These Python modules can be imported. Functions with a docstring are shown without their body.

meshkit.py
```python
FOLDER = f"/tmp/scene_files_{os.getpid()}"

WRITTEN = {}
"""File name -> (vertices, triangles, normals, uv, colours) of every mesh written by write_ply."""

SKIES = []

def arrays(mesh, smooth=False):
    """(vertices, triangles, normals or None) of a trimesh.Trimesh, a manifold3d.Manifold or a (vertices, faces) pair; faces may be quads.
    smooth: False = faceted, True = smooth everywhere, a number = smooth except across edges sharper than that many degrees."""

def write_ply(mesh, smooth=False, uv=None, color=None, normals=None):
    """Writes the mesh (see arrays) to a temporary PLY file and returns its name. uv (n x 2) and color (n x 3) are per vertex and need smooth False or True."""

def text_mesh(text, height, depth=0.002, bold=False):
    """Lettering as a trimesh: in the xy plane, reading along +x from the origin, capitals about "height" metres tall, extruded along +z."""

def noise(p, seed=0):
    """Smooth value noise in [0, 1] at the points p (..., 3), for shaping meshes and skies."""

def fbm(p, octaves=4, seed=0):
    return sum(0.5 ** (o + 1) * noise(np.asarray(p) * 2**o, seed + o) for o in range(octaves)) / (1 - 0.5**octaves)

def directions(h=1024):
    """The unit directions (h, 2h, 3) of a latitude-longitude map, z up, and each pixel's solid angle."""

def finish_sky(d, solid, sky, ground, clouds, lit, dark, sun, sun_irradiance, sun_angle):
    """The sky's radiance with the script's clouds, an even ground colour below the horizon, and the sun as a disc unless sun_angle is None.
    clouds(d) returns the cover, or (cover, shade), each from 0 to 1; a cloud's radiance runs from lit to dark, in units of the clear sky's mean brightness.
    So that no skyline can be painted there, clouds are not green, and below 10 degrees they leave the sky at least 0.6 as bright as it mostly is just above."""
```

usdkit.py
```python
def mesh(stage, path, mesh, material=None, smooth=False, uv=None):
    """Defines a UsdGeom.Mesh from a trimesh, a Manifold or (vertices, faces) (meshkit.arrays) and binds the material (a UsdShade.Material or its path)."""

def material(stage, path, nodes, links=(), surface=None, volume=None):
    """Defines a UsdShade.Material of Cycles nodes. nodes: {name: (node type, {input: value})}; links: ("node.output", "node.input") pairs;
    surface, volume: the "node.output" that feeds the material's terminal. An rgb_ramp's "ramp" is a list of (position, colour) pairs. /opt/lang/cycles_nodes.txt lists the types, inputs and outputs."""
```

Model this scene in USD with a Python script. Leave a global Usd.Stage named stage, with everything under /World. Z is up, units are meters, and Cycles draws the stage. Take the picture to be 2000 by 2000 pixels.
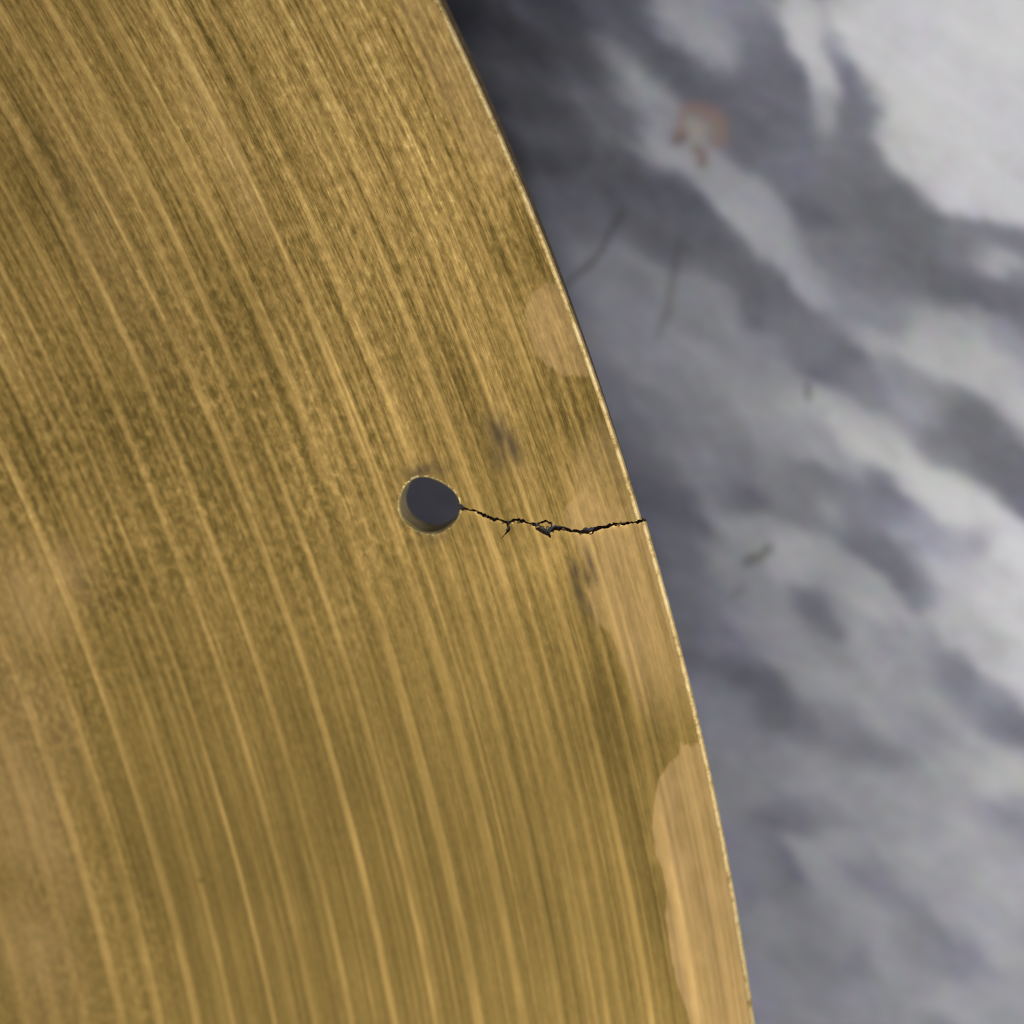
"""A cracked brass cymbal, stop-drilled at the end of the crack, lying upside down on a marbled table top."""
import math, random
import numpy as np, trimesh, manifold3d as m3, usdkit, meshkit
from pxr import Usd, UsdGeom, UsdLux, UsdShade, Gf, Sdf, Vt
from shapely.geometry import Polygon, LineString, Point, MultiPoint
from shapely.ops import unary_union

stage = Usd.Stage.CreateInMemory()
UsdGeom.SetStageUpAxis(stage, UsdGeom.Tokens.z)
UsdGeom.SetStageMetersPerUnit(stage, 1.0)
UsdGeom.Xform.Define(stage, '/World')
MM = 0.001
EDGE_H = 30.5                    # mm, height of the cymbal's upper edge over the table

# ---------------------------------------------------------------- camera
cam = UsdGeom.Camera.Define(stage, '/World/camera')
cam.AddTransformOp().Set(Gf.Matrix4d(
    0.94517446, -0.32163606, -0.05652865, 0,
    0.30830215, 0.93592121, -0.17029762, 0,
    0.10768021, 0.14353306, 0.98376991, 0,
    204.768998 * MM, 10.1837963 * MM, (80.6644466 + EDGE_H) * MM, 1))
cam.CreateHorizontalApertureAttr(24.0)
cam.CreateVerticalApertureAttr(24.0)
cam.CreateFocalLengthAttr(33.6)
cam.CreateFStopAttr(13.5)
cam.CreateFocusDistanceAttr(0.0815)
cam.CreateClippingRangeAttr(Gf.Vec2f(0.005, 20))
cam.CreateExposureAttr(0.0)

# ---------------------------------------------------------------- lamps
def rect(name, pos, target, w, h, intensity, color):
    l = UsdLux.RectLight.Define(stage, '/World/' + name)
    l.CreateWidthAttr(w); l.CreateHeightAttr(h)
    l.CreateIntensityAttr(intensity); l.CreateColorAttr(Gf.Vec3f(*color))
    l.CreateNormalizeAttr(False)
    z = np.array(pos, float) - np.array(target, float); z /= np.linalg.norm(z)
    x = np.cross([0, 1, 0], z); x /= np.linalg.norm(x); y = np.cross(z, x)
    l.AddTransformOp().Set(Gf.Matrix4d(*x, 0, *y, 0, *z, 0, *map(float, pos), 1))
    return l
rect('ceiling_lamp', (0.00, -0.28, 0.66), (0.18, 0, 0.03), 0.50, 0.50, 6.9, (1.0, 0.96, 0.90))
rect('side_lamp', (0.85, -0.12, 0.36), (0.2, 0, 0.03), 0.26, 0.80, 2.6, (1.0, 0.97, 0.93))

def mat(name, nodes, links, surface):
    return usdkit.material(stage, '/World/Looks/' + name, nodes, links, surface=surface)

def put(path, v, f, n=None, uv=None, material=None, **prim):
    """One Mesh; v in millimetres."""
    m = UsdGeom.Mesh.Define(stage, path)
    m.CreatePointsAttr(Vt.Vec3fArray.FromNumpy((np.asarray(v) * MM).astype(np.float32)))
    m.CreateFaceVertexCountsAttr(Vt.IntArray.FromNumpy(np.full(len(f), f.shape[1], np.int32)))
    m.CreateFaceVertexIndicesAttr(Vt.IntArray.FromNumpy(np.ascontiguousarray(f, np.int32).ravel()))
    m.CreateSubdivisionSchemeAttr('none')
    if n is not None:
        m.CreateNormalsAttr(Vt.Vec3fArray.FromNumpy(n.astype(np.float32))); m.SetNormalsInterpolation('vertex')
    pv = UsdGeom.PrimvarsAPI(m)
    if uv is not None:
        pv.CreatePrimvar('st', Sdf.ValueTypeNames.TexCoord2fArray, 'vertex').Set(Vt.Vec2fArray.FromNumpy(np.asarray(uv, np.float32)))
    for k, a in prim.items():
        pv.CreatePrimvar(k, Sdf.ValueTypeNames.Color3fArray, 'vertex').Set(Vt.Vec3fArray.FromNumpy(np.asarray(a, np.float32)))
    UsdShade.MaterialBindingAPI.Apply(m.GetPrim()).Bind(material)
    return m.GetPrim()

def tag(p, **kw):
    for k, x in kw.items():
        p.SetCustomDataByKey(k, x)
    return p

def sstep(a, b, x):
    t = np.clip((x - a) / (b - a), 0, 1)
    return t * t * (3 - 2 * t)

def nz(u, v, su, sv, seed, octaves=1):
    """noise in [-1, 1] of the lathe coordinates: u mm inwards from the edge, v mm along it"""
    p = np.stack([u * su + 57.3 * seed, v * sv + 31.7, np.full_like(u, 0.5 + seed)], -1)
    return 2 * (meshkit.fbm(p, octaves, seed) if octaves > 1 else meshkit.noise(p, seed)) - 1

# ---------------------------------------------------------------- table top
# marble vein tones, with shade painted in under the cymbal: x, y (mm), tone, length, breadth (mm), bearing (degrees), tint
VEINS_AND_SHADE = """201.1,30.7,44,1.49,1.12,-68,1;204.3,28.4,52,2.26,1.13,-58,0;203.3,25.3,62,2.29,1.14,-48,0;202.7,20.0,66,1.93,1.16,-48,1;201.0,22.1,48,1.89,0.76,-80,1;204.5,21.7,60,1.91,0.96,-53,-1;209.1,24.8,74,1.89,1.13,-58,0;209.1,20.9,92,2.3,0.96,-48,0;205.1,19.9,88,1.54,0.69,-48,0;211.0,24.3,128,1.32,0.83,-63,-1;212.8,21.2,138,1.71,0.95,-58,-1;213.4,18.2,135,1.52,0.95,-63,0;208.2,27.8,62,2.27,1.14,-48,1;213.2,26.1,80,1.51,1.13,-48,1;214.7,22.1,78,1.33,0.83,-53,1;216.3,19.8,88,1.52,0.95,-58,1;218.6,16.8,92,1.72,1.07,-58,1;221.4,15.8,100,1.71,1.14,-62,1;218.1,23.0,150,1.32,0.94,-58,0;216.9,25.5,140,1.51,0.94,-48,0;221.1,22.5,120,1.5,0.94,-67,1;221.4,19.7,100,1.5,0.94,-77,1;222.7,17.4,98,1.5,0.83,-77,1;220.1,24.4,128,1.13,0.94,-57,1;225.0,21.2,185,1.47,0.66,-87,0;224.8,17.8,188,1.49,0.56,-87,0;224.5,15.6,150,1.05,0.52,-87,-1;226.4,19.2,150,0.92,0.44,-91,1;226.6,17.5,100,1.49,0.59,-86,1;227.1,15.0,112,1.68,0.6,-86,1;226.0,12.7,105,1.51,0.75,-86,0;228.1,15.9,165,0.95,0.53,-67,-1;229.4,17.7,195,2.27,1.32,-57,0;234.5,17.9,205,3.39,1.88,-48,0;238.7,16.4,206,2.26,1.88,-48,-1;231.3,13.6,203,3.03,1.9,-67,-1;235.9,12.0,200,3.04,2.28,-48,0;228.5,11.8,185,1.14,0.61,-77,-1;229.7,9.4,195,1.53,0.96,-62,-1;232.8,8.0,198,2.3,1.53,-53,0;231.6,6.2,198,1.54,0.69,-48,0;235.7,5.8,195,2.29,1.33,-38,0;234.7,3.6,190,1.53,0.46,-34,0;226.1,10.3,108,1.53,0.84,-72,-1;227.1,7.2,105,1.93,0.96,-62,-1;223.7,7.6,105,1.93,1.35,-62,-1;229.1,4.5,104,1.94,0.85,-53,-1;232.1,2.7,118,1.54,0.69,-38,0;234.7,2.0,118,1.53,0.61,-34,0;232.8,0.9,170,1.24,0.54,-48,0;230.7,2.0,118,1.16,0.7,-53,1;227.3,2.3,104,2.34,1.09,-58,-1;230.5,-0.4,98,1.75,0.78,-48,0;232.8,-2.0,105,1.94,0.85,-43,0;223.3,2.1,108,2.34,1.02,-58,0;222.3,5.6,118,1.55,0.97,-58,0;221.9,8.2,92,1.16,0.77,-58,1;221.4,11.9,110,1.53,0.96,-62,1;213.0,15.6,148,1.53,0.92,-58,-1;215.1,13.3,140,1.54,0.85,-53,0;216.6,10.4,150,1.93,0.85,-58,0;218.4,7.4,148,1.75,0.78,-58,0;219.5,4.2,152,1.17,0.7,-68,0;220.3,3.1,150,0.98,0.63,-58,0;222.1,2.1,142,1.76,0.78,-48,0;224.3,0.1,140,1.56,0.78,-48,0;204.9,18.0,68,2.32,0.97,-43,0;208.3,16.0,72,2.31,0.96,-48,0;211.4,14.5,84,1.73,0.77,-58,1;212.3,12.3,80,1.93,0.85,-58,1;213.3,9.1,88,1.94,0.85,-58,1;214.6,6.6,96,1.75,0.86,-53,0;216.7,4.3,100,1.37,0.86,-53,0;215.9,3.0,86,1.17,0.86,-77,0;217.5,1.6,108,1.76,0.86,-48,0;218.3,-1.1,122,1.57,0.86,-48,0;207.4,14.7,66,1.16,0.69,-58,0;204.3,15.0,78,1.94,0.97,-53,1;208.4,12.8,84,1.55,0.97,-53,0;209.8,10.7,78,1.55,0.97,-63,0;204.7,12.5,96,1.17,0.97,-48,0;202.3,12.9,92,1.93,0.97,-78,1;204.2,9.8,110,1.56,0.98,-48,0;202.1,8.4,100,1.75,0.97,-83,1;206.4,7.8,112,1.96,1.17,-48,0;209.1,6.1,119,1.96,1.17,-53,-1;211.1,3.3,126,1.96,1.18,-53,-1;204.6,4.7,116,2.36,1.38,-58,0;202.5,3.4,102,1.97,0.99,-83,1;207.0,1.9,122,2.37,1.38,-58,0;208.8,-1.3,126,1.98,1.19,-53,-1;203.5,-1.1,106,2.39,1.2,-68,0;212.2,0.1,132,1.58,0.99,-48,0;214.5,-0.3,124,1.38,0.87,-48,0;212.6,-2.5,139,1.98,0.99,-48,-1;215.8,-2.7,134,1.38,0.71,-53,-1;218.5,-3.0,98,1.38,0.79,-53,1;220.4,-2.2,104,1.38,0.87,-53,0;221.2,-5.0,118,1.78,0.99,-58,0;224.4,-3.6,165,1.57,0.86,-48,-1;222.9,-1.9,150,1.57,0.78,-48,0;229.5,-3.7,155,1.96,0.78,-48,-1;227.3,-4.6,175,1.58,0.99,-58,-1;230.2,-5.5,180,1.58,0.99,-58,-1;232.3,-5.0,140,1.18,0.71,-58,1;231.1,-7.9,172,1.58,0.87,-58,0;232.0,-10.7,188,1.59,0.87,-58,0;224.8,-5.0,125,1.38,0.71,-53,0;226.6,-7.2,130,1.58,0.71,-48,-1;216.2,-5.4,158,1.39,0.72,-58,-1;218.6,-5.4,162,1.58,0.71,-43,-1;220.2,-8.4,180,2.19,1.0,-53,-1;222.1,-11.5,185,2.0,0.96,-56,-1;224.1,-14.3,195,2.01,0.88,-58,-1;226.0,-16.2,200,2.01,0.89,-56,-1;227.9,-19.4,206,2.02,0.97,-56,0;229.0,-21.4,208,1.62,1.01,-58,0;224.3,-8.1,150,1.59,0.99,-53,1;225.6,-11.9,118,1.6,1.0,-58,0;228.4,-10.7,108,1.79,1.12,-58,-1;229.4,-14.0,104,2.01,1.04,-63,0;230.2,-17.1,112,1.62,0.89,-67,1;227.3,-14.5,115,1.61,0.72,-58,-1;214.0,-7.2,149,1.79,0.87,-43,0;211.4,-6.3,129,1.99,1.0,-48,-1;216.7,-8.9,152,1.8,0.8,-53,0;217.8,-10.9,150,1.2,0.72,-58,0;210.8,-6.9,104,1.12,0.72,-48,0;208.4,-9.1,116,2.01,1.01,-58,0;210.1,-10.5,88,1.21,0.89,-58,1;204.9,-9.7,84,1.22,0.97,-68,1;204.9,-5.8,104,1.61,1.21,-78,0;207.5,-6.7,122,1.6,1.0,-49,0;212.7,-8.8,132,1.6,0.8,-48,0;214.8,-10.0,110,1.59,0.72,-43,-1;216.7,-11.8,112,1.4,0.8,-48,0;213.3,-12.0,116,1.61,0.81,-58,-1;216.2,-13.4,140,1.13,0.73,-58,0;220.6,-12.3,106,1.21,0.73,-77,1;220.7,-14.9,116,1.42,0.81,-77,1;217.9,-14.8,120,1.21,0.81,-58,1;218.3,-17.5,105,1.41,0.73,-48,1;220.1,-19.8,102,1.43,0.73,-58,1;221.1,-21.9,108,1.23,0.65,-58,1;222.1,-18.3,158,1.62,0.97,-58,1;223.3,-21.3,178,1.84,1.14,-63,1;226.2,-19.9,148,0.81,0.73,-58,1;226.0,-23.4,190,1.84,1.02,-63,0;223.3,-24.3,180,1.64,0.9,-63,0;226.4,-26.6,200,2.06,0.91,-63,0;227.9,-24.1,200,1.23,1.02,-63,0;223.5,-26.5,165,1.65,0.83,-63,0;224.7,-29.5,190,1.87,0.75,-63,0;226.3,-31.4,195,1.24,0.83,-58,0;204.6,-13.4,94,1.64,1.02,-78,0;210.4,-13.6,142,1.61,0.8,-44,-1;212.5,-16.0,156,2.02,0.97,-49,-1;214.7,-18.5,150,2.03,0.89,-53,-1;217.1,-21.4,160,1.84,0.82,-56,-1;218.2,-23.5,155,1.85,0.9,-58,0;208.4,-16.0,128,1.63,1.22,-59,-1;206.0,-16.9,109,1.64,1.23,-59,1;209.8,-18.2,132,1.63,1.02,-59,0;212.5,-20.3,94,1.16,0.83,-73,1;213.1,-22.3,96,1.16,0.83,-68,1;215.1,-21.2,135,1.43,0.82,-58,-1;216.1,-25.0,150,1.65,1.16,-63,0;210.4,-21.8,134,1.65,1.03,-64,-1;208.1,-21.1,126,1.65,1.24,-64,0;212.6,-25.6,135,1.65,1.03,-59,-1;210.4,-24.5,132,1.65,1.03,-59,-1;204.1,-20.2,108,1.43,1.02,-49,1;202.7,-22.0,88,1.43,0.73,-39,1;205.2,-23.7,84,1.64,0.82,-44,1;207.0,-26.0,90,1.26,0.93,-78,1;207.0,-28.5,86,1.18,0.93,-74,0;208.7,-30.2,105,1.65,0.82,-44,0;202.5,-25.5,112,1.66,1.25,-59,1;204.0,-27.3,116,1.65,1.16,-49,0;213.2,-27.6,150,1.66,0.91,-59,-1;216.8,-28.3,148,1.66,0.91,-59,-1;217.2,-25.4,130,1.03,0.66,-63,1;219.6,-27.0,150,1.65,1.03,-58,0;221.2,-28.8,120,1.46,0.83,-68,1;221.6,-31.6,125,1.48,0.84,-78,1;223.7,-34.5,115,1.27,0.93,-73,1;223.4,-31.3,140,1.25,0.75,-63,1;220.2,-32.5,155,1.46,0.92,-63,-1;221.8,-35.7,165,1.7,0.94,-78,0;223.0,-38.7,180,1.68,1.05,-59,-1;217.3,-32.4,140,1.88,1.04,-59,0;214.3,-31.1,148,1.66,0.91,-54,-1;211.5,-30.6,120,1.25,0.83,-54,0;212.2,-32.6,110,1.67,0.83,-54,0;214.1,-34.6,122,1.66,0.83,-49,0;209.4,-33.5,145,1.04,0.75,-49,0;208.2,-31.8,124,1.66,0.83,-49,0;203.9,-30.4,122,2.1,1.26,-59,0;212.0,-36.2,140,1.67,0.92,-49,-1;214.8,-38.0,150,2.1,1.17,-54,0;218.8,-37.4,152,1.67,1.25,-54,-1;221.8,-41.5,140,1.06,0.85,-59,1;219.7,-43.1,160,1.7,1.27,-59,0;204.3,-36.0,96,1.24,0.74,-33,1;206.5,-37.2,105,1.26,0.75,-49,0;202.4,-34.0,120,1.49,1.28,-69,-1;200.5,-37.1,112,1.52,1.08,-79,1;209.3,-36.7,130,1.48,0.93,-59,0;206.6,-39.9,150,1.49,0.6,-59,-1;209.7,-40.9,145,1.28,0.77,-59,0;204.6,-40.7,100,1.18,0.76,-49,1;207.4,-43.0,132,1.92,0.86,-59,0;202.4,-39.6,116,1.71,1.07,-59,0;210.8,-43.1,120,1.71,0.85,-59,1;211.8,-45.3,118,1.71,0.94,-59,1;213.5,-42.6,150,2.13,1.19,-59,0;216.4,-45.8,158,2.14,1.2,-59,0;220.0,-47.8,165,2.14,1.2,-59,0;209.1,-45.8,140,1.5,0.86,-59,-1;211.6,-47.5,146,1.5,0.86,-59,0;204.5,-43.9,116,1.93,1.07,-59,0;201.6,-44.9,126,2.13,1.06,-49,0;206.2,-46.8,124,1.94,0.95,-59,0;213.2,-49.4,122,1.75,0.96,-69,0;216.0,-48.5,155,1.72,0.86,-59,0;215.6,-53.0,122,1.53,1.05,-64,1;212.7,-51.2,130,1.53,0.96,-69,0;218.7,-52.5,160,1.73,1.08,-59,0;206.5,-50.2,118,1.71,1.07,-49,0;202.9,-49.1,120,1.92,1.07,-49,0;209.5,-50.2,138,1.95,0.95,-59,0;211.0,-53.9,145,1.93,1.03,-49,-1;207.5,-54.3,132,1.93,1.07,-49,0;214.6,-56.5,158,1.93,1.03,-49,0;217.8,-57.4,150,1.93,1.03,-49,0;212.7,-57.3,128,1.29,0.6,-49,0;201.7,-53.0,126,1.94,1.29,-49,0;199.2,-49.8,126,1.56,1.34,-79,1;186.4,-3.4,66,4.88,4.88,-18,1;185.1,9.2,70,6.03,6.03,-19,1;177.5,-12.1,75,6.24,6.24,-18,1;195.3,14.0,66,4.64,3.1,-79,1;194.5,-6.7,78,4.88,4.07,-79,1;203.0,-8.4,90,2.03,1.62,-78,1;194.4,-19.8,90,5.03,3.77,-79,1;193.6,-42.4,109,5.35,3.56,-89,0;199.5,-41.9,116,1.76,1.76,-79,1;202.7,-18.0,100,1.66,1.24,-79,0"""
VS = 0.95
veins_and_shade = np.array([list(map(float, s.split(','))) for s in VEINS_AND_SHADE.split(';')])

def axis(lo, hi, step, far):
    a = np.arange(lo, hi + step / 2, step)
    out, d = [], step
    x = lo
    while x > -far: d *= 1.35; x -= d; out.append(x)
    left = np.array(out[::-1]); out, d, x = [], step, hi
    while x < far: d *= 1.35; x += d; out.append(x)
    return np.concatenate([left, a, out])

gx, gy = axis(168, 252, 0.3, 620), axis(-68, 52, 0.3, 620)
X, Y = np.meshgrid(gx, gy, indexing='ij')
P = np.c_[X.ravel(), Y.ravel()]
near = (P[:, 0] > 150) & (P[:, 0] < 270) & (P[:, 1] > -85) & (P[:, 1] < 70)
ang = np.radians(-53.0)
a_, b_ = P[:, 0] * np.cos(ang) + P[:, 1] * np.sin(ang), -P[:, 0] * np.sin(ang) + P[:, 1] * np.cos(ang)
q = np.stack([a_ * 0.10, b_ * 0.22, np.zeros(len(a_))], -1)
warp = meshkit.fbm(q * 0.6 + 9, 3, 5)[:, None] * np.array([1.5, 1.5, 0])
streak = meshkit.fbm(q + warp, 5, 3)
grey = 122 + 200 * (streak - 0.5)                         # the marble outside the studied part, sRGB steps
tint = 4 * (meshkit.fbm(q * 2.1 + 4, 3, 8) - 0.5)
fine = meshkit.fbm(q * 3 + warp, 4, 21) - 0.5
num, den, tnum = np.zeros(near.sum()), np.zeros(near.sum()), np.zeros(near.sum())
Q = P[near]; wv = (warp[near, :2] - 0.75) * 1.0 + np.c_[fine[near], meshkit.fbm(q[near] * 3 + 40, 3, 33) - 0.5] * 1.6
Q = Q + wv
for x, y, lum, sl, ss, an, ti in veins_and_shade:
    c, s = math.cos(math.radians(an)), math.sin(math.radians(an))
    dx, dy = Q[:, 0] - x, Q[:, 1] - y
    w = np.exp(-0.5 * (((dx * c + dy * s) / (sl * VS)) ** 2 + ((dy * c - dx * s) / (ss * VS)) ** 2))
    num += w * lum; den += w; tnum += w * ti
W0 = 0.03
grey[near] = (num + W0 * grey[near]) / (den + W0) + 20 * fine[near] + 13 * (meshkit.fbm(q[near] * 9 + 3 * warp[near], 3, 77) - 0.5)
tint[near] = 0.7 * tnum / (den + W0) + 0.3 * tint[near]
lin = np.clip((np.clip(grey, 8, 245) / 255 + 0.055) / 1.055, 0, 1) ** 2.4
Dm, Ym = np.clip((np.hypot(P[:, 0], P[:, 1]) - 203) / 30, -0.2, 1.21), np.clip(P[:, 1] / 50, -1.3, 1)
lamp_light = np.clip(sum(k * Dm ** (i_ // 3) * Ym ** (i_ % 3) for i_, k in enumerate([0.2193, -0.1119, -0.0304, 0.9974, -0.3249, 0.5228, 0.2795, 0.9608, -2.1008, -0.7457, -1.4683, 3.1484, 0.1022, 0.9791, -1.7251])), 0.20, 1.0)   # fitted lamp light; dividing by it paints the table lighter in the cymbal's shade
alb = lin / lamp_light
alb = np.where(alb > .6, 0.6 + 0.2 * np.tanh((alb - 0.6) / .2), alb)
t3 = np.clip(tint, -1, 1)[:, None]
alb = alb[:, None] * np.where(t3 > 0, 1 + t3 * np.array([-0.02, -0.025, 0.10]), 1 - t3 * np.array([0.0, 0.012, -0.035]))
alb *= np.array([0.948, 0.972, 1.07]) + np.clip(0.45 - lin, 0, .45)[:, None] * np.array([-.12, -.03, .36])

def stain(pts, width, amount, colour):
    """a small mark of its own on the marble: points (mm), width, how strongly it covers"""
    global alb
    d = np.full(len(P), 1e9)
    m = near & (np.abs(P[:, 0] - pts[0][0]) < 12) & (np.abs(P[:, 1] - pts[0][1]) < 12)
    ls = LineString(pts) if len(pts) > 1 else Point(pts[0])
    from shapely import distance, points
    d[m] = distance(points(P[m] + 0.5 * wv[m[near]]), ls)
    k = (amount * np.exp(-0.5 * (d / width) ** 2))[:, None]
    alb = alb * (1 - k) + k * np.asarray(colour)

BROWN, DARK = (0.22, 0.125, 0.075), (0.07, 0.066, 0.06)
for pts, w, k, c in [
    ([(207.9, 13.0), (207.1, 12.4), (206.1, 11.35), (205.0, 10.3), (203.5, 9.6), (202.1, 9.1)], 0.22, 0.5, DARK),
    ([(211.3, 9.8), (210.6, 8.4), (209.7, 6.7), (208.8, 5.0), (207.6, 3.3)], 0.22, 0.33, DARK),
    ([(217.36, -3.9), (217.3, -4.3), (217.3, -4.85)], 0.17, 0.75, DARK),
    ([(208.8, -15.6), (209.5, -15.3), (209.8, -15.6), (210.7, -15.2)], 0.28, 0.7, (0.09, 0.075, 0.045)),
    ([(206.9, -18.1), (207.7, -17.5)], 0.18, 0.4, DARK),
    ([(214.0, 17.6), (214.5, 18.5), (215.6, 18.8), (216.7, 18.0), (217.2, 16.9), (216.6, 15.8)], 0.42, 0.62, (0.34, 0.21, 0.165)),
    ([(215.47, 17.1)], 0.75, 0.8, (0.42, 0.38, 0.33)),
    ([(213.5, 17.1), (214.0, 17.0)], 0.35, 0.6, (0.14, 0.09, 0.045)),
    ([(214.7, 15.8), (215.1, 15.3), (214.8, 14.7)], 0.32, 0.65, (0.20, 0.11, 0.045)),
]:
    stain(pts, w, k, c)
alb = np.clip(alb, 0.012, 0.85)

nx, ny = X.shape
i = np.arange(nx * ny).reshape(nx, ny)
fq = np.stack([i[:-1, :-1].ravel(), i[1:, :-1].ravel(), i[1:, 1:].ravel(), i[:-1, 1:].ravel()], -1)
table_mat = mat('marbled_laminate', {
    'a': ('attribute', {'attribute': 'marble'}),
    'g': ('geometry', {}),
    'n': ('noise_texture', {'scale': 900.0, 'detail': 3.0}),
    'm': ('mix_color', {'blend_type': 'overlay', 'fac': 0.12}),
    'p': ('principled_bsdf', {'roughness': 0.55, 'specular_ior_level': 0.3}),
}, [('g.position', 'n.vector'), ('a.color', 'm.a'), ('n.color', 'm.b'), ('m.result', 'p.base_color')], 'p.BSDF')
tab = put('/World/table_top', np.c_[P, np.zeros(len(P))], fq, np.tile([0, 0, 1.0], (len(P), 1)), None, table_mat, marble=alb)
tag(tab, kind='structure', label='grey and white marbled table top under the cymbal', category='table top')

# ---------------------------------------------------------------- cymbal
R, RB, SE, T = 203.0, 70.0, math.tan(math.radians(11)), 1.3

def bow_z(r):
    return SE / (R - RB) * ((np.maximum(r, RB) - RB) ** 2 - (R - RB) ** 2) / 2

# lathe crests that stand out: distance from the edge, half width, strength (mm, mm, 0..1)
CRESTS = [(48.7, .30, .5), (46.4, .2, .25), (44.3, .30, .7), (41.7, .30, .8), (39.0, .30, .85), (36.4, .28, .9), (35.2, .16, .25), (33.8, .20, .85), (32.5, .3, .2),
          (30.95, .18, .85), (29.6, .14, .45), (28.15, .19, 1.0), (27.0, .16, .25), (25.6, .20, .75), (24.0, .13, .45), (22.7, .22, 1.1), (21.15, .15, .55),
          (19.98, .19, 1.15), (18.45, .14, .45), (17.2, .30, 1.0), (15.95, .15, .4), (15.3, .12, .3), (14.3, .24, .95), (13.3, .12, .3), (11.9, .20, .6), (10.9, .12, .45), (9.0, .26, .7),
          (8.1, .14, .4), (6.25, .2, .75), (5.2, .10, .3), (3.55, .22, .7), (4.4, .08, .3), (53.5, .3, .5), (51.2, .3, .6)]

_r = np.random.default_rng(17)
CRESTS += [(float(c + _r.uniform(-.18, .18)), float(_r.uniform(.07, .13)), float(_r.uniform(.12, .5))) for c in np.arange(0.8, 57, 0.55)]

def crest(u, v):
    uu = u + 0.10 * nz(u * 0, v, 0, 0.09, 3) + 0.035 * nz(u, v, 0.8, 0.8, 4)
    out = np.zeros_like(u)
    for k, (c, w, s) in enumerate(CRESTS):
        m = np.abs(uu - c) < 4 * w
        vv = v[m]
        along = 0.74 + 0.36 * (2 * meshkit.noise(np.stack([vv * 0.10, np.full_like(vv, k * 7.7), np.zeros_like(vv)], -1), 6) - 1) \
                + (0.22 if w > .13 or s > .5 else .55) * (2 * meshkit.noise(np.stack([vv * 0.45, np.full_like(vv, k * 3.7), np.zeros_like(vv)], -1), 7) - 1)
        d = np.abs(uu[m] - c) / w
        out[m] += s * np.clip(along, 0.0, 1.3) * np.exp(-0.6 * d ** 4 - 0.1 * d ** 2)
    return out

def relief(u, v):
    """height of the lathed face over the smooth bow, mm"""
    h = 0.011 * crest(u, v)
    g = 0.4 + 0.6 * sstep(-25, 18, v)
    h += 0.010 * nz(u, v, 1.1, 0.02, 11) + g * (0.009 * nz(u, v, 3.2, 0.035, 12) + 0.007 * nz(u, v, 6.0, 0.07, 13))
    h += 0.05 * nz(u, v, 0.08, 0.07, 14)                       # shallow hammering
    return h * sstep(0.3, 0.8, u)

# angles: fine where the crack and its surroundings are, coarse round the rest
th_f = np.arange(-43, 45, 0.19) / R
th_c = np.linspace(th_f[-1], th_f[0] + 2 * math.pi, 150)[1:-1]
th = np.concatenate([th_f, th_c])
u_top = np.concatenate([np.arange(0.40, 58, 0.072), np.linspace(58.5, R - 66, 50)])
tz = math.atan(SE)
bev = [(0.0, -0.42), (0.018, -0.27), (0.09, -0.172), (0.18, -0.092), (0.27, -0.030), (0.31, -0.008)]     # worn bevel of the edge: (inwards, down)
prof = [(R - u, 0.0, u) for u in u_top[::-1]] + [(R - a, b, a) for a, b in bev[::-1]]
n_top = len(u_top)
low = [(R, -0.75), (R - 0.01, -T + 0.25), (R - 0.10, -T + 0.08), (R - 0.3, -T)]
nu, nt = len(prof), len(th)
rows, k = [], len(prof)
U = np.repeat(np.array([p[2] for p in prof])[:, None], nt, 1)
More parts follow.
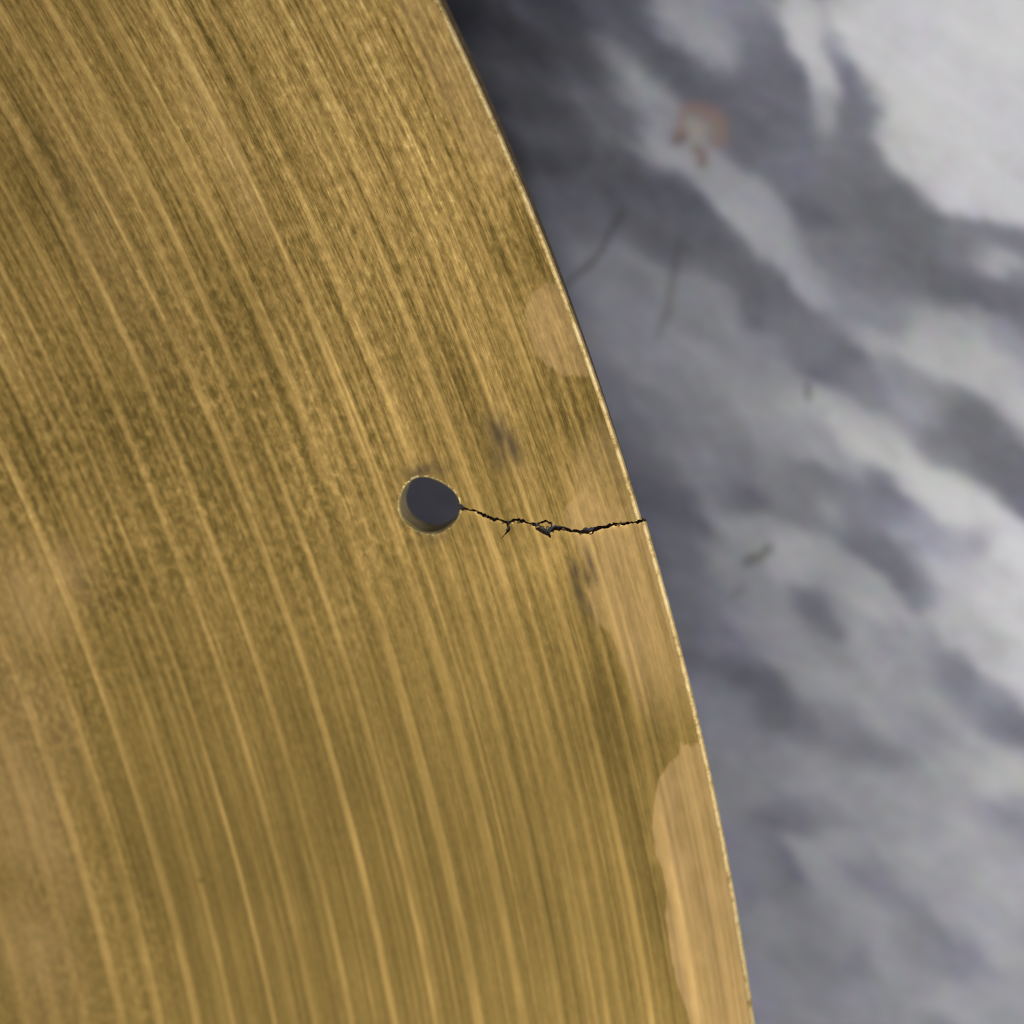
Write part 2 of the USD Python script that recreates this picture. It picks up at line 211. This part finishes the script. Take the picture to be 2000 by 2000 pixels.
V = np.repeat((R * np.where(th > math.pi, th - 2 * math.pi, th))[None, :], nu, 0)
rr = np.repeat(np.array([p[0] for p in prof])[:, None], nt, 1)
zz = bow_z(rr) + np.repeat(np.array([p[1] for p in prof])[:, None], nt, 1)
zz[:n_top] += relief(U[:n_top].ravel(), V[:n_top].ravel()).reshape(n_top, nt)
nick = 0.07 * np.clip(nz(V[0], V[0], 1.7, 0, 41) - 0.55, 0, 1) + 0.012 * nz(V[0], V[0], 3.5, 0, 42) + 0.04 * nz(V[0], V[0], 0.12, 0, 43)
rr[n_top:] -= nick[None, :] * 1.0
rl = np.array([p[0] for p in low] + list(np.linspace(R - 2, 66, 24)))
zl = bow_z(rl) + np.array([p[1] for p in low] + [-T] * 24)
lean = 0.24 * sstep(-8, 26, V[0])                            # the rim is worn askew: its lower lip stands out on one side
rr = np.vstack([rr, np.repeat(rl[:, None], nt, 1) + np.outer([1, 1, .8, .4] + [0] * 24, lean)]); zz = np.vstack([zz, np.repeat(zl[:, None], nt, 1)])
n_r = len(rr)
vert = np.stack([rr * np.cos(th), rr * np.sin(th), zz], -1).reshape(-1, 3)
idx = np.arange(n_r * nt).reshape(n_r, nt)
a, b = idx, np.roll(idx, -1, 0)
c, d = np.roll(b, -1, 1), np.roll(a, -1, 1)
tri = np.concatenate([np.stack([a, b, c], -1).reshape(-1, 3), np.stack([a, c, d], -1).reshape(-1, 3)])
solid = m3.Manifold(m3.Mesh(vert.astype(np.float32), tri.astype(np.uint32)))
assert solid.status() == m3.Error.NoError, solid.status()
if solid.volume() < 0:
    solid = m3.Manifold(m3.Mesh(vert.astype(np.float32), tri[:, ::-1].astype(np.uint32)))

# the crack: (x, y, width) in mm, and its two side branches
CRACK = [(192.70, -0.45, .22), (192.924, -0.598, .23), (193.242, -0.875, .08), (193.645, -1.04, .10), (194.003, -1.329, .12), (194.347, -1.658, .15), (194.704, -1.945, .10), (195.172, -2.174, .08),
         (195.309, -2.305, .13), (195.778, -2.262, .12), (196.258, -2.448, .15), (196.53, -2.709, .06), (196.762, -2.823, .17), (197.074, -3.231, .27), (197.332, -3.532, .24),
         (197.741, -3.381, .17), (198.171, -3.434, .15), (198.541, -3.659, .19), (198.946, -3.912, .10), (199.229, -3.995, .14), (199.547, -4.105, .20), (200.076, -4.107, .17),
         (200.518, -4.101, .14), (200.945, -4.136, .09), (201.535, -4.202, .08), (202.192, -4.322, .08), (202.851, -4.426, .08), (203.172, -4.502, .08), (204.6, -4.85, .08)]
BRANCH = [[(195.295, -2.347, .11), (195.32, -2.66, .09), (195.01, -2.90, .06), (194.70, -3.10, .03)], [(197.33, -3.55, .12), (197.42, -3.86, .04)],
          [(197.74, -3.38, .10), (197.84, -3.06, .09), (197.56, -2.84, .10), (197.12, -2.88, .09), (196.85, -2.90, .09)]]
rng = np.random.default_rng(5)
def crack_shape(pts, jit):
    pts = np.array(pts, float); out = [pts[0]]
    for p, q_ in zip(pts[:-1], pts[1:]):
        n = max(2, int(np.hypot(*(q_ - p)[:2]) / 0.09))
        for t in np.arange(1, n + 1) / n:
            s = p * (1 - t) + q_ * t
            if t < 1: s = s + [*rng.normal(0, jit, 2), rng.normal(0, 0.035)]
            s[2] = max(s[2] * 1.45, 0.04); out.append(s)
    parts = []
    for p, q_ in zip(out[:-1], out[1:]):
        parts.append(unary_union([Point(p[:2]).buffer(p[2] / 2, 3), Point(q_[:2]).buffer(q_[2] / 2, 3)]).convex_hull)
    return unary_union(parts)
crack_poly = unary_union([crack_shape(CRACK, .034)] + [crack_shape(b_, .02) for b_ in BRANCH]).buffer(0)
HOLE = [(189.358, .466), (189.782, 1.122), (190.354, 1.649), (190.988, 1.821), (191.398, 1.771), (191.835, 1.50), (192.179, 1.20), (192.577, .819), (192.85, .397), (193.0, -.15),
        (193.0, -.45), (192.808, -.921), (192.361, -1.328), (191.785, -1.579), (191.217, -1.714), (190.707, -1.665), (190.205, -1.374), (189.746, -.936), (189.421, -.495), (189.28, -.003)]
hp = np.array(HOLE); hc = hp.mean(0); hp = hc + (hp - hc) * .97
aa = np.arctan2(hp[:, 1] - hc[1], hp[:, 0] - hc[0]); o = np.argsort(aa); hr = np.hypot(*(hp - hc).T)[o]; aa = aa[o]
ga = np.linspace(-math.pi, math.pi, 145)[:-1]
gr = np.interp(ga, aa, hr, period=2 * math.pi)
kern = np.exp(-0.5 * (np.arange(-12, 13) / 5.0) ** 2); kern /= kern.sum()
gr = np.convolve(np.r_[gr[-12:], gr, gr[:12]], kern, 'valid')
rag = np.convolve(np.r_[rng.normal(0, 1, 150)], np.hanning(7) / 1.9, 'valid')[:144] * 0.013
hole_poly = Polygon(hc + (gr - 0.02)[:, None] * np.c_[np.cos(ga), np.sin(ga)])
rim_r = gr + 0.085 + rag + 0.03 * np.clip(np.sin(ga * 1 + 2.6), -0.5, 1)

def prism(poly, z0, z1):
    out = []
    for g in getattr(poly, 'geoms', [poly]):
        rings = [np.array(g.exterior.coords)[:-1]] + [np.array(h.coords)[:-1] for h in g.interiors]
        out.append(m3.Manifold.extrude(m3.CrossSection([r.astype(np.float32) for r in rings], m3.FillRule.EvenOdd), z1 - z0).translate((0, 0, z0)))
    return m3.Manifold.batch_boolean(out, m3.OpType.Add) if len(out) > 1 else out[0]

z_h = float(bow_z(np.array(np.hypot(*hc))))
# chamfer of the drilled hole: a frustum that follows the sloping face
ring = lambda rad, dz: np.c_[hc + rad[:, None] * np.c_[np.cos(ga), np.sin(ga)], np.zeros(len(ga))] + np.c_[np.zeros((len(ga), 2)), bow_z(np.hypot(*(hc + rad[:, None] * np.c_[np.cos(ga), np.sin(ga)]).T)) + dz]
fr = np.vstack([ring(gr - 0.02, -0.11), ring(rim_r, 0.035), [[*hc, z_h - 0.11], [*hc, z_h + 0.035]]])
n = len(ga); j = np.arange(n); jn = (j + 1) % n
ff = np.concatenate([np.stack([j, jn, jn + n], -1), np.stack([j, jn + n, j + n], -1), np.stack([np.full(n, 2 * n), jn, j], -1), np.stack([np.full(n, 2 * n + 1), j + n, jn + n], -1)])
frustum = m3.Manifold(m3.Mesh(fr.astype(np.float32), ff.astype(np.uint32)))
assert frustum.status() == m3.Error.NoError
def loft(r0, r1):
    fr_ = np.vstack([r0, r1, [r0.mean(0), r1.mean(0)]])
    mf = m3.Manifold(m3.Mesh(fr_.astype(np.float32), ff.astype(np.uint32)))
    assert mf.status() == m3.Error.NoError
    return mf
skew = np.array([.36, .18, 0])                            # the drill went in at an angle
drill = loft(ring(gr * .985 - .03, -T - 0.4) + skew, ring(gr - 0.02, 0.0) - skew * 0.02)
cut = solid - drill - frustum - prism(crack_poly, -12, 6)
pieces = sorted(cut.decompose(), key=lambda m: -m.num_tri())
print('pieces', [(m.num_tri(), round(m.volume(), 3)) for m in pieces])

cr = np.array(CRACK)
def sides(v):
    """moves the two sides of the crack apart as in the bent, torn edge"""
    yc = np.interp(v[:, 0], cr[:, 0], cr[:, 1])
    d = v[:, 1] - yc
    s = sstep(193.5, 203, v[:, 0])
    near_ = (np.abs(v[:, 1]) < 45) & (v[:, 0] > 100)
    up = near_ * s * np.exp(-np.abs(d) / 8.0)
    dr = np.where(d > 0, -0.12, 0.10) * up
    v = v.copy()
    v[:, 0] += dr
    v[:, 2] += np.where(d > 0, -0.05, 0.14) * near_ * s * np.exp(-np.abs(d) / 4.0)
    return v, d

def poly_mask(u, v, poly, soft, wob, seed):
    """1 inside an outline given in lathe coordinates, soft edge"""
    from shapely import distance, points, contains_xy
    g = Polygon(poly).buffer(0); x0, y0, x1, y1 = g.bounds
    out = np.zeros_like(u)
    m = (u > x0 - 1) & (u < x1 + 1) & (v > y0 - 1) & (v < y1 + 1)
    uu = u[m] + wob * nz(u[m], v[m], 2.2, 1.2, seed) + wob * 0.6 * nz(u[m], v[m], 6, 2, seed + 1); vv = v[m] + 2 * wob * nz(u[m], v[m], 2.0, 1.5, seed + 2)
    sd = distance(points(uu, vv), g.boundary); sd = np.where(contains_xy(g, uu, vv), sd, -sd)
    out[m] = sstep(-soft, soft, sd)
    return out

PALE = [  # rubbed pale patches along the edge: outlines (u, v) in mm
    ([(-.6, 9.95), (.27, 9.95), (.98, 10.21), (1.33, 9.99), (1.85, 9.8), (2.01, 9.51), (2.37, 9.29), (2.68, 8.73), (2.64, 8.13), (2.76, 7.1), (2.65, 6.29), (2.48, 5.78), (2.1, 5.33), (1.49, 4.8), (.92, 4.54), (.33, 4.44), (-.6, 4.5)], .06, .9),
    ([(3.61, -2.13), (4.22, -2.65), (4.21, -4.05), (4.18, -5.45), (3.96, -7.03), (4.45, -7.96), (4.35, -9.64), (3.79, -10.47), (3.59, -11.81), (3.48, -13.6), (3.41, -15.62), (3.12, -17.21), (2.53, -17.55), (1.47, -17.25), (-.6, -15.51), (-.6, -4.42), (-.6, -3.6), (1.6, -3.2), (2.6, -1.6)], .12, .8),
    ([(-.6, -5), (3.4, -5), (3.2, -1.5), (2.6, .4), (1.0, 1.6), (-.6, 1.9)], .7, .5),
    ([(-.6, -18.14), (.88, -18.09), (1.38, -17.81), (1.53, -18.5), (2.32, -19.08), (3.1, -19.89), (3.47, -20.76), (4.06, -22.96), (4.19, -24.62), (4.0, -25.69), (3.97, -27.16), (4.33, -28.71), (4.41, -31.69), (4.29, -33.51), (4.08, -34.81), (3.85, -36.02), (3.88, -44), (-.6, -44)], .07, 1.0),
    ([(-.6, 17.0), (1.2, 16.0), (2.2, 19.0), (2.4, 23.5), (2.2, 29.0), (2.6, 44.0), (-.6, 44.0)], .35, .6),
]
BLOT = [  # tarnish and dirt: u, v, size u, size v, amount (darker > 0, paler < 0)
    (15.66, 20.36, .9, 4.0, .55), (18.05, 15.2, 1.6, 5.0, .5), (27.85, 12.5, 2.0, 3.0, .28), (34.2, 13.4, 2.2, 3.0, .34), (26.5, 29.3, 2.0, 3.5, .5), (32.8, 1.2, 2.0, 1.5, .35), (33.2, -4, 1.8, 4.0, .3),
    (35.5, -21, 2.5, 5.0, .25), (2.3, -16.4, .7, 1.2, .2), (1.6, 1.5, 1.6, 2.6, .45), (1.4, 12.4, 1.5, 1.8, .5), (5.5, -15, 1.0, 4.0, .4), (5.2, -25, .7, 5.0, .35), (8, 6, 1.2, 4, .2),
    (39.1, 1.0, 2.0, 2.5, -.1), (44.5, -16, 2.2, 4.0, -.1), (15.2, 27.5, .8, 7.0, -.55), (17.0, 22.5, .6, 5, -.4),
    (24, 12, 1, 6, .3), (21, 5, 1.2, 6, .25), (22.5, -14, 8, 10, .18), (12, -28, 8, 6, .05), (33.49, -22.61, .16, .16, .7), (6.5, 25, 4, 9, -.12), (10, 32, 7, 8, -.10),
    (2.7, -22.5, .45, 2.6, .45), (2.2, -27, .5, 3, .15), (3.75, -24, .3, 3, -.2), (3.5, -30, .4, 4, -.22), (3.3, -36, .4, 4, -.22), (2.6, -1.4, .9, 1.4, -.35), (5.0, -4.6, 1.2, 1.0, -.25), (8.5, -5, 2.0, 1.2, -.22)]
SMUDGE = [(6.45, 2.9, .42, .8, 1.0), (5.9, 1.9, .3, .7, .9), (6.9, 1.5, .35, .6, .6), (4.7, -6.3, .22, .5, .95), (4.2, -6.9, .3, .35, .6), (4.85, -7.6, .2, .8, .85), (3.75, -6.2, .1, .8, .8), (4.5, -8.8, .12, .7, .7),
          (11.6, 2.25, .7, .28, .85), (10.7, 1.9, .5, .3, .5), (12.2, 2.1, .3, .2, .6), (12.3, -2.15, .6, .22, .45), (13.0, -1.5, .12, .12, .9)]

def marks(v0):
    r = np.hypot(v0[:, 0], v0[:, 1]); u = R - r; v = R * np.arctan2(v0[:, 1], v0[:, 0])
    n_ = len(u); tone = np.zeros(n_); pale = np.zeros(n_); smud = np.zeros(n_); grain = np.full(n_, .6); mot = np.zeros(n_)
    m = (u < 60) & (np.abs(v) < 46)
    U_, V_ = u[m], v[m]
    cv = crest(U_, V_)
    t = 0.28 * cv - 0.12 * sstep(8, -22, V_) + 0.05 * sstep(8, 28, V_) + .10 * sstep(13, 6, U_) * sstep(4, 16, V_)
    g = 0.22 + 1.05 * sstep(-24, 26, V_ + 0.10 * U_)
    t += 0.08 * nz(U_, V_, 0.9, 0.02, 51) + (0.04 + 0.11 * g) * nz(U_, V_, 2.6, 0.045, 52) + (0.04 + 0.17 * g) * nz(U_, V_, 5.0, 0.06, 53)
    blotch = np.zeros_like(U_)
    uw, vw = U_ + 0.9 * nz(U_, V_, .6, .35, 61) + .4 * nz(U_, V_, 2, 1, 63), V_ + 1.6 * nz(U_, V_, .5, .4, 62) + .6 * nz(U_, V_, 2, 1.2, 64)
    for bu, bv, su, sv, k in BLOT:
        d2 = ((uw - bu) / su) ** 2 + ((vw - bv) / sv) ** 2
        blotch += k * np.exp(-0.5 * d2)
    t -= 0.36 * blotch + 0.07 * nz(U_, V_, .16, .10, 65, 3)
    pl = np.zeros_like(U_)
    for k, (poly, soft, amt) in enumerate(PALE):
        pl = np.maximum(pl, amt * poly_mask(U_, V_, poly, soft, .07, 70 + 3 * k) * (sstep(-18.5, -11, V_) if k == 1 else 1))
    for bu, bv, su, sv, k in ((39.3, 2.0, 1.8, 3.2, .75), (35.6, 3.4, 1.2, 1.6, .7), (44.5, -14, 2.2, 6, .8), (41.5, -7, 1.7, 5, .6), (46.5, -27, 2.4, 5, .6), (43.5, -21, 1.4, 3, .4), (14.8, 24.5, .5, 4, .5), (24, 24, 1.5, 6, .3)):
        pl = np.maximum(pl, k * np.exp(-.5 * (((uw - bu) / su) ** 2 + ((vw - bv) / sv) ** 2)))
    pl *= np.clip(0.72 + 0.32 * nz(U_, V_, 1.2, .5, 81, 3) + .28 * nz(U_, V_, 5.0, .07, 82), .2, 1)
    t += .12 * (pl > .2) * nz(U_, V_, 3.2, .05, 83)
    sm = np.zeros_like(U_)
    us = U_ + .12 * nz(U_, V_, 5, .5, 91); vs = V_ + .35 * nz(U_, V_, 4, 1.5, 92)
    for bu, bv, su, sv, k in SMUDGE:
        sm = np.maximum(sm, min(1.0, 1.15 * k) * np.exp(-0.4 * (((us - bu) / su) ** 2 + ((vs - bv) / sv) ** 2)))
    yc = np.interp(v0[m, 0], cr[:, 0], cr[:, 1]); dl = yc - v0[m, 1]
    t += np.where((dl > 0) & (v0[m, 0] > 193.2), (0.42 + .40 * nz(U_, V_, 4, 1, 95)) * np.exp(-dl / 0.17), 0)      # torn lip, the light it catches painted as paler tone
    tone[m], pale[m], smud[m] = t, pl, sm
    mo = np.clip(.95 * sstep(9, 17, U_) * sstep(-15, 3, V_) * (1 - .45 * sstep(12, 26, V_)) + .5 * sstep(4, 15, V_) * (1 - sstep(9, 17, U_)) + .65 * sstep(33, 41, U_) * sstep(2, -9, V_), 0, 1)
    mot[m] = mo * (1 - .45 * np.clip(cv, 0, 1)) * np.clip(.9 + .7 * nz(U_, V_, .35, .22, 87, 2), .2, 1.3)
    grain[m] = g * (1 - 0.6 * np.clip(cv, 0, 1)) * (1 - .5 * mo * sstep(10, 18, U_))
    return np.c_[u, v], np.c_[tone + .3, grain, mot], np.c_[pale, smud, np.zeros(n_)]

# brass: colour follows the polished crests, tarnish and dirt given per vertex; the fine lathe scratches come from stretched noise
def brass(name, ramp, metallic, rough, fine):
    N = {'uv': ('texture_coordinate', {}), 'a': ('attribute', {'attribute': 'mark_a'}), 'b': ('attribute', {'attribute': 'mark_b'}),
         'sa': ('separate_color', {}), 'sb': ('separate_color', {}),
         'm1': ('mapping', {'scale': (6.0, 0.11, 1)}), 'n1': ('noise_texture', {'scale': 1.0, 'detail': 4.0, 'roughness': 0.7}),
         'm2': ('mapping', {'scale': (3.9, 1.25, 1), 'location': (7, 3, 2)}), 'n2': ('noise_texture', {'scale': 1.0, 'detail': 4.0, 'roughness': 0.62}),
         'm3': ('mapping', {'scale': (4.6, 2.7, 1), 'location': (17, 9, 5)}), 'n3': ('noise_texture', {'scale': 1.0, 'detail': 3.0, 'roughness': 0.6}),
         'm4': ('mapping', {'scale': (2.3, 1.25, 1), 'location': (3, 29, 8)}), 'n4': ('noise_texture', {'scale': 1.0, 'detail': 3.0, 'roughness': 0.6, 'distortion': 0.35}), 'w4': ('map_range', {'from_min': .40, 'from_max': .64, 'to_min': -.42, 'to_max': .5, 'clamp': True}), 'k4': ('math', {'math_type': 'multiply', 'value2': .31 * fine}), 'g4': ('math', {'math_type': 'multiply'}), 's3': ('math', {'math_type': 'add'}),
         'w1': ('map_range', {'from_min': .37, 'from_max': .63, 'to_min': -.5, 'to_max': .5, 'clamp': True}), 'w2': ('math', {'math_type': 'subtract', 'value2': 0.5}), 'w3': ('map_range', {'from_min': .60, 'from_max': .78, 'to_min': -.03, 'to_max': .5, 'clamp': True}),
         'k1': ('math', {'math_type': 'multiply', 'value2': 0.34 * fine}), 'k2': ('math', {'math_type': 'multiply', 'value2': 1.0 * fine}), 'k3': ('math', {'math_type': 'multiply', 'value2': 0.50 * fine}),
         's1': ('math', {'math_type': 'add'}), 's2': ('math', {'math_type': 'add'}), 'sg': ('math', {'math_type': 'multiply'}), 'st': ('math', {'math_type': 'add', 'use_clamp': True}),
         'r': ('rgb_ramp', {'ramp': ramp}),
         'pc': ('mix_color', {'blend_type': 'mix', 'b': (0.47, 0.312, 0.142)}), 'pf': ('math', {'math_type': 'multiply', 'value2': 0.62}),
         'dc': ('mix_color', {'blend_type': 'mix', 'b': (0.080, 0.056, 0.030)}), 'df': ('math', {'math_type': 'multiply', 'value2': 0.95}),
         'dn': ('math', {'math_type': 'multiply', 'use_clamp': True}), 'dk': ('map_range', {'from_min': 0.34, 'from_max': 0.52, 'to_min': 0.5, 'to_max': 1.0, 'clamp': True}),
         'rg': ('map_range', {'from_min': 0.0, 'from_max': 1.0, 'to_min': rough + 0.08, 'to_max': rough - 0.06, 'clamp': True}),
         'bu': ('bump', {'strength': 0.22, 'distance': 0.00004}),
         'p': ('principled_bsdf', {'metallic': metallic, 'specular_ior_level': 0.25})}
    L = [('uv.UV', 'm1.vector'), ('uv.UV', 'm2.vector'), ('uv.UV', 'm3.vector'), ('m1.vector', 'n1.vector'), ('m2.vector', 'n2.vector'), ('m3.vector', 'n3.vector'),
         ('a.color', 'sa.color'), ('b.color', 'sb.color'), ('n1.fac', 'w1.value'), ('n2.fac', 'w2.value1'), ('n3.fac', 'w3.value'),
         ('w1.result', 'k1.value1'), ('w2.value', 'k2.value1'), ('w3.result', 'k3.value1'), ('k1.value', 's1.value1'), ('k2.value', 's1.value2'), ('s1.value', 's2.value1'), ('k3.value', 's2.value2'),
         ('s2.value', 'sg.value1'), ('sa.g', 'sg.value2'), ('uv.UV', 'm4.vector'), ('m4.vector', 'n4.vector'), ('n4.fac', 'w4.value'), ('w4.result', 'k4.value1'), ('k4.value', 'g4.value1'), ('sa.b', 'g4.value2'), ('sg.value', 's3.value1'), ('g4.value', 's3.value2'), ('s3.value', 'st.value1'), ('sa.r', 'st.value2'), ('st.value', 'r.fac'),
         ('r.color', 'pc.a'), ('sb.r', 'pf.value1'), ('pf.value', 'pc.fac'),
         ('n1.fac', 'dk.value'), ('sb.g', 'df.value1'), ('df.value', 'dn.value1'), ('dk.result', 'dn.value2'), ('pc.result', 'dc.a'), ('dn.value', 'dc.fac'),
         ('dc.result', 'p.base_color'), ('st.value', 'rg.value'), ('rg.result', 'p.roughness'), ('st.value', 'bu.height'), ('bu.normal', 'p.normal')]
    return mat(name, N, L, 'p.BSDF')
RAMP = [(0, (.125, .084, .020)), (.2, (.207, .139, .036)), (.4, (.300, .199, .058)), (.6, (.412, .275, .089)), (.8, (.555, .383, .126)), (1, (.74, .55, .235))]
brass_face = brass('lathed_brass', RAMP, .66, .55, 1.0)
brass_edge = mat('polished_brass_edge', {'g': ('geometry', {}), 'n': ('noise_texture', {'scale': 1400.0, 'detail': 5.0, 'roughness': .7}), 'r': ('rgb_ramp', {'ramp': [(.36, (.42, .29, .10)), (.5, (.78, .57, .24)), (.7, (.92, .74, .40))]}),
                                         'p': ('principled_bsdf', {'metallic': .7, 'roughness': .4})}, [('g.position', 'n.vector'), ('n.fac', 'r.fac'), ('r.color', 'p.base_color')], 'p.BSDF')
torn = mat('torn_bronze', {'g': ('geometry', {}), 'n': ('noise_texture', {'scale': 6000.0, 'detail': 4.0}), 'r': ('rgb_ramp', {'ramp': [(.35, (.05, .034, .012)), (.65, (.34, .22, .075))]}),
                           'bu': ('bump', {'strength': 0.7, 'distance': 0.00008}), 'p': ('principled_bsdf', {'metallic': .4, 'roughness': .6})},
           [('g.position', 'n.vector'), ('n.fac', 'r.fac'), ('n.fac', 'bu.height'), ('bu.normal', 'p.normal'), ('r.color', 'p.base_color')], 'p.BSDF')
dull = mat('dark_edge', {'g': ('geometry', {}), 'n': ('noise_texture', {'scale': 3000.0, 'detail': 4.0}), 'r': ('rgb_ramp', {'ramp': [(.3, (.09, .06, .03)), (.7, (.17, .115, .055))]}),
                              'p': ('principled_bsdf', {'metallic': .3, 'roughness': .65})}, [('g.position', 'n.vector'), ('n.fac', 'r.fac'), ('r.color', 'p.base_color')], 'p.BSDF')  # mottled dark brown for the wall below the bevel
bore = mat('drilled_bronze', {'g': ('geometry', {}), 'mp': ('mapping', {'scale': (900, 900, 9000)}), 'n': ('noise_texture', {'scale': 1.0, 'detail': 4.0}), 'r': ('rgb_ramp', {'ramp': [(.3, (.32, .25, .10)), (.7, (.66, .53, .27))]}),
                              'p': ('principled_bsdf', {'metallic': .6, 'roughness': .42})}, [('g.position', 'mp.vector'), ('mp.vector', 'n.vector'), ('n.fac', 'r.fac'), ('r.color', 'p.base_color')], 'p.BSDF')

C = UsdGeom.Xform.Define(stage, '/World/cymbal')
C.AddTranslateOp().Set(Gf.Vec3d(0, 0, EDGE_H * MM))
tag(C.GetPrim(), label='brass cymbal with a jagged crack running from a drilled hole to its edge', category='cymbal')

def sub(v, f, sel):
    ids, inv = np.unique(f[sel], return_inverse=True)
    return v[ids], inv.reshape(-1, 3), ids

def normals(v, f):
    n_ = np.zeros_like(v); fn = np.cross(v[f[:, 1]] - v[f[:, 0]], v[f[:, 2]] - v[f[:, 0]])
    for k in range(3): np.add.at(n_, f[:, k], fn)
    return n_ / np.maximum(np.linalg.norm(n_, axis=1, keepdims=True), 1e-12)

from shapely import contains_xy
wide_hole = Polygon(hc + (rim_r + 0.02)[:, None] * np.c_[np.cos(ga), np.sin(ga)])
crack_skin = crack_poly.buffer(0.012)
flakes = 0
for k, piece in enumerate(pieces):
    mm_ = piece.to_mesh(); v = np.array(mm_.vert_properties[:, :3], float); f = np.array(mm_.tri_verts, int)
    cen = v[f].mean(1); fn = np.cross(v[f[:, 1]] - v[f[:, 0]], v[f[:, 2]] - v[f[:, 0]]); fn /= np.maximum(np.linalg.norm(fn, axis=1, keepdims=True), 1e-12)
    loc = (cen[:, 0] > 185) & (np.abs(cen[:, 1]) < 8)
    hole_zone = unary_union([wide_hole, Polygon((ring(gr + .04, 0) + skew)[:, :2])])
    in_hole = loc & ((np.abs(fn[:, 2]) < .93) | (cen[:, 2] > z_h - .35)); in_hole[in_hole] = contains_xy(hole_zone, cen[in_hole, 0], cen[in_hole, 1])
    in_hole &= ~((fn[:, 2] > .93) & ~contains_xy(wide_hole, cen[:, 0], cen[:, 1]))
    steep = np.abs(fn[:, 2]) < 0.35
    in_crack = loc & steep & ~in_hole
    in_crack[in_crack] = contains_xy(crack_skin, cen[in_crack, 0], cen[in_crack, 1])
    rad = np.hypot(cen[:, 0], cen[:, 1])
    in_edge = (np.hypot(v[f][:, :, 0], v[f][:, :, 1]).min(1) > R - 0.355) & ~in_hole & ~in_crack & (cen[:, 2] > bow_z(rad) - T + 0.26)
    in_wall = cen[:, 2] < bow_z(np.minimum(rad, R)) - 0.425
    uvc, ma, mb = marks(v)
    w, d = sides(v)
    if k == 0:
        for name, sel, m_, sm in (('bow', ~(in_hole | in_crack | in_edge), brass_face, True), ('bevelled_edge', in_edge & ~in_wall, brass_edge, True), ('edge_wall', in_edge & in_wall, dull, True), ('drilled_hole', in_hole, bore, True), ('crack_face', in_crack, torn, False)):
            if not sel.any(): continue
            pv, pf, ids = sub(w, f, sel)
            put('/World/cymbal/' + name, pv, pf, normals(pv, pf) if sm else None, uvc[ids], m_, **({'mark_a': ma[ids], 'mark_b': mb[ids]} if name == 'bow' else {}))
    else:
        if piece.volume() < 0.002: continue
        w[:, 2] -= 0.05
        put('/World/cymbal/sliver' + (f'_{flakes:03d}' if flakes else ''), w, f, None, uvc, brass_face, mark_a=ma, mark_b=mb); flakes += 1

# chips of torn metal standing up in the crack
chip_mat = mat('raised_chip', {'g': ('geometry', {}), 'n': ('noise_texture', {'scale': 9000.0, 'detail': 3.0}), 'r': ('rgb_ramp', {'ramp': [(.35, (.30, .20, .06)), (.65, (.66, .47, .18))]}),
                               'p': ('principled_bsdf', {'metallic': .6, 'roughness': .45})}, [('g.position', 'n.vector'), ('n.fac', 'r.fac'), ('r.color', 'p.base_color')], 'p.BSDF')
cg = np.random.default_rng(23)
for k, (x, y, s, up) in enumerate([(194.2, -1.62, .13, .03), (195.05, -2.27, .12, .05), (195.62, -2.42, .20, .06), (195.95, -2.50, .15, .05), (196.95, -3.02, .20, .0), (197.25, -3.22, .24, -.03), (197.50, -3.30, .18, .02), (197.62, -3.58, .16, .06), (198.3, -3.60, .16, .05), (199.15, -4.12, .14, .06), (199.75, -4.22, .17, .05), (196.6, -2.85, .12, .04)]):
    n6 = int(cg.integers(6, 9)); an = np.sort(cg.uniform(0, 2 * math.pi, n6)); rd = s * cg.uniform(.45, .75, n6)
    top_ = np.c_[rd * np.cos(an) * 1.25, rd * np.sin(an) * .75, .02 + .03 * cg.random(n6)]; bot_ = top_ * [.85, .85, 1] - [0, 0, .07]
    hull = trimesh.PointCloud(np.vstack([top_, bot_, [[0, 0, .075 + .03 * cg.random()]]])).convex_hull
    rot = trimesh.transformations.euler_matrix(cg.uniform(-.2, .75), cg.uniform(-.5, .5), cg.uniform(-.6, .3))
    hull.apply_transform(rot)
    v = np.array(hull.vertices) + [x, y, 0]; v[:, 2] += float(bow_z(np.hypot(x, y))) + up
    w, _ = sides(v)
    put('/World/cymbal/chip' + (f'_{k:03d}' if k else ''), w, np.array(hull.faces), None, None, chip_mat)

# the bell and the rest of the middle, one dished piece below the bow
rb = np.array([6, 10, 16, 24, 34, 44, 52, 57, 60, 62.5, 64.5, 65.99])
zb = np.array([-17, -16.6, -15.6, -13.6, -10.4, -6.6, -3.6, -1.9, -1.0, -.45, -.12, 0]) + float(bow_z(np.array(66.0)))
pro = np.r_[np.c_[rb, zb], np.c_[rb[::-1], zb[::-1] - T], [[rb[0], zb[0]]]]
bell = trimesh.creation.revolve(pro, sections=128)
if bell.volume < 0: bell.invert()
bv, bf, bn = meshkit.arrays(bell, 35)
put('/World/cymbal/bell', bv, bf, bn, np.c_[R - np.hypot(bv[:, 0], bv[:, 1]), R * np.arctan2(bv[:, 1], bv[:, 0])], brass_face, mark_a=np.tile([.3, .6, 0], (len(bv), 1)), mark_b=np.zeros((len(bv), 3)))
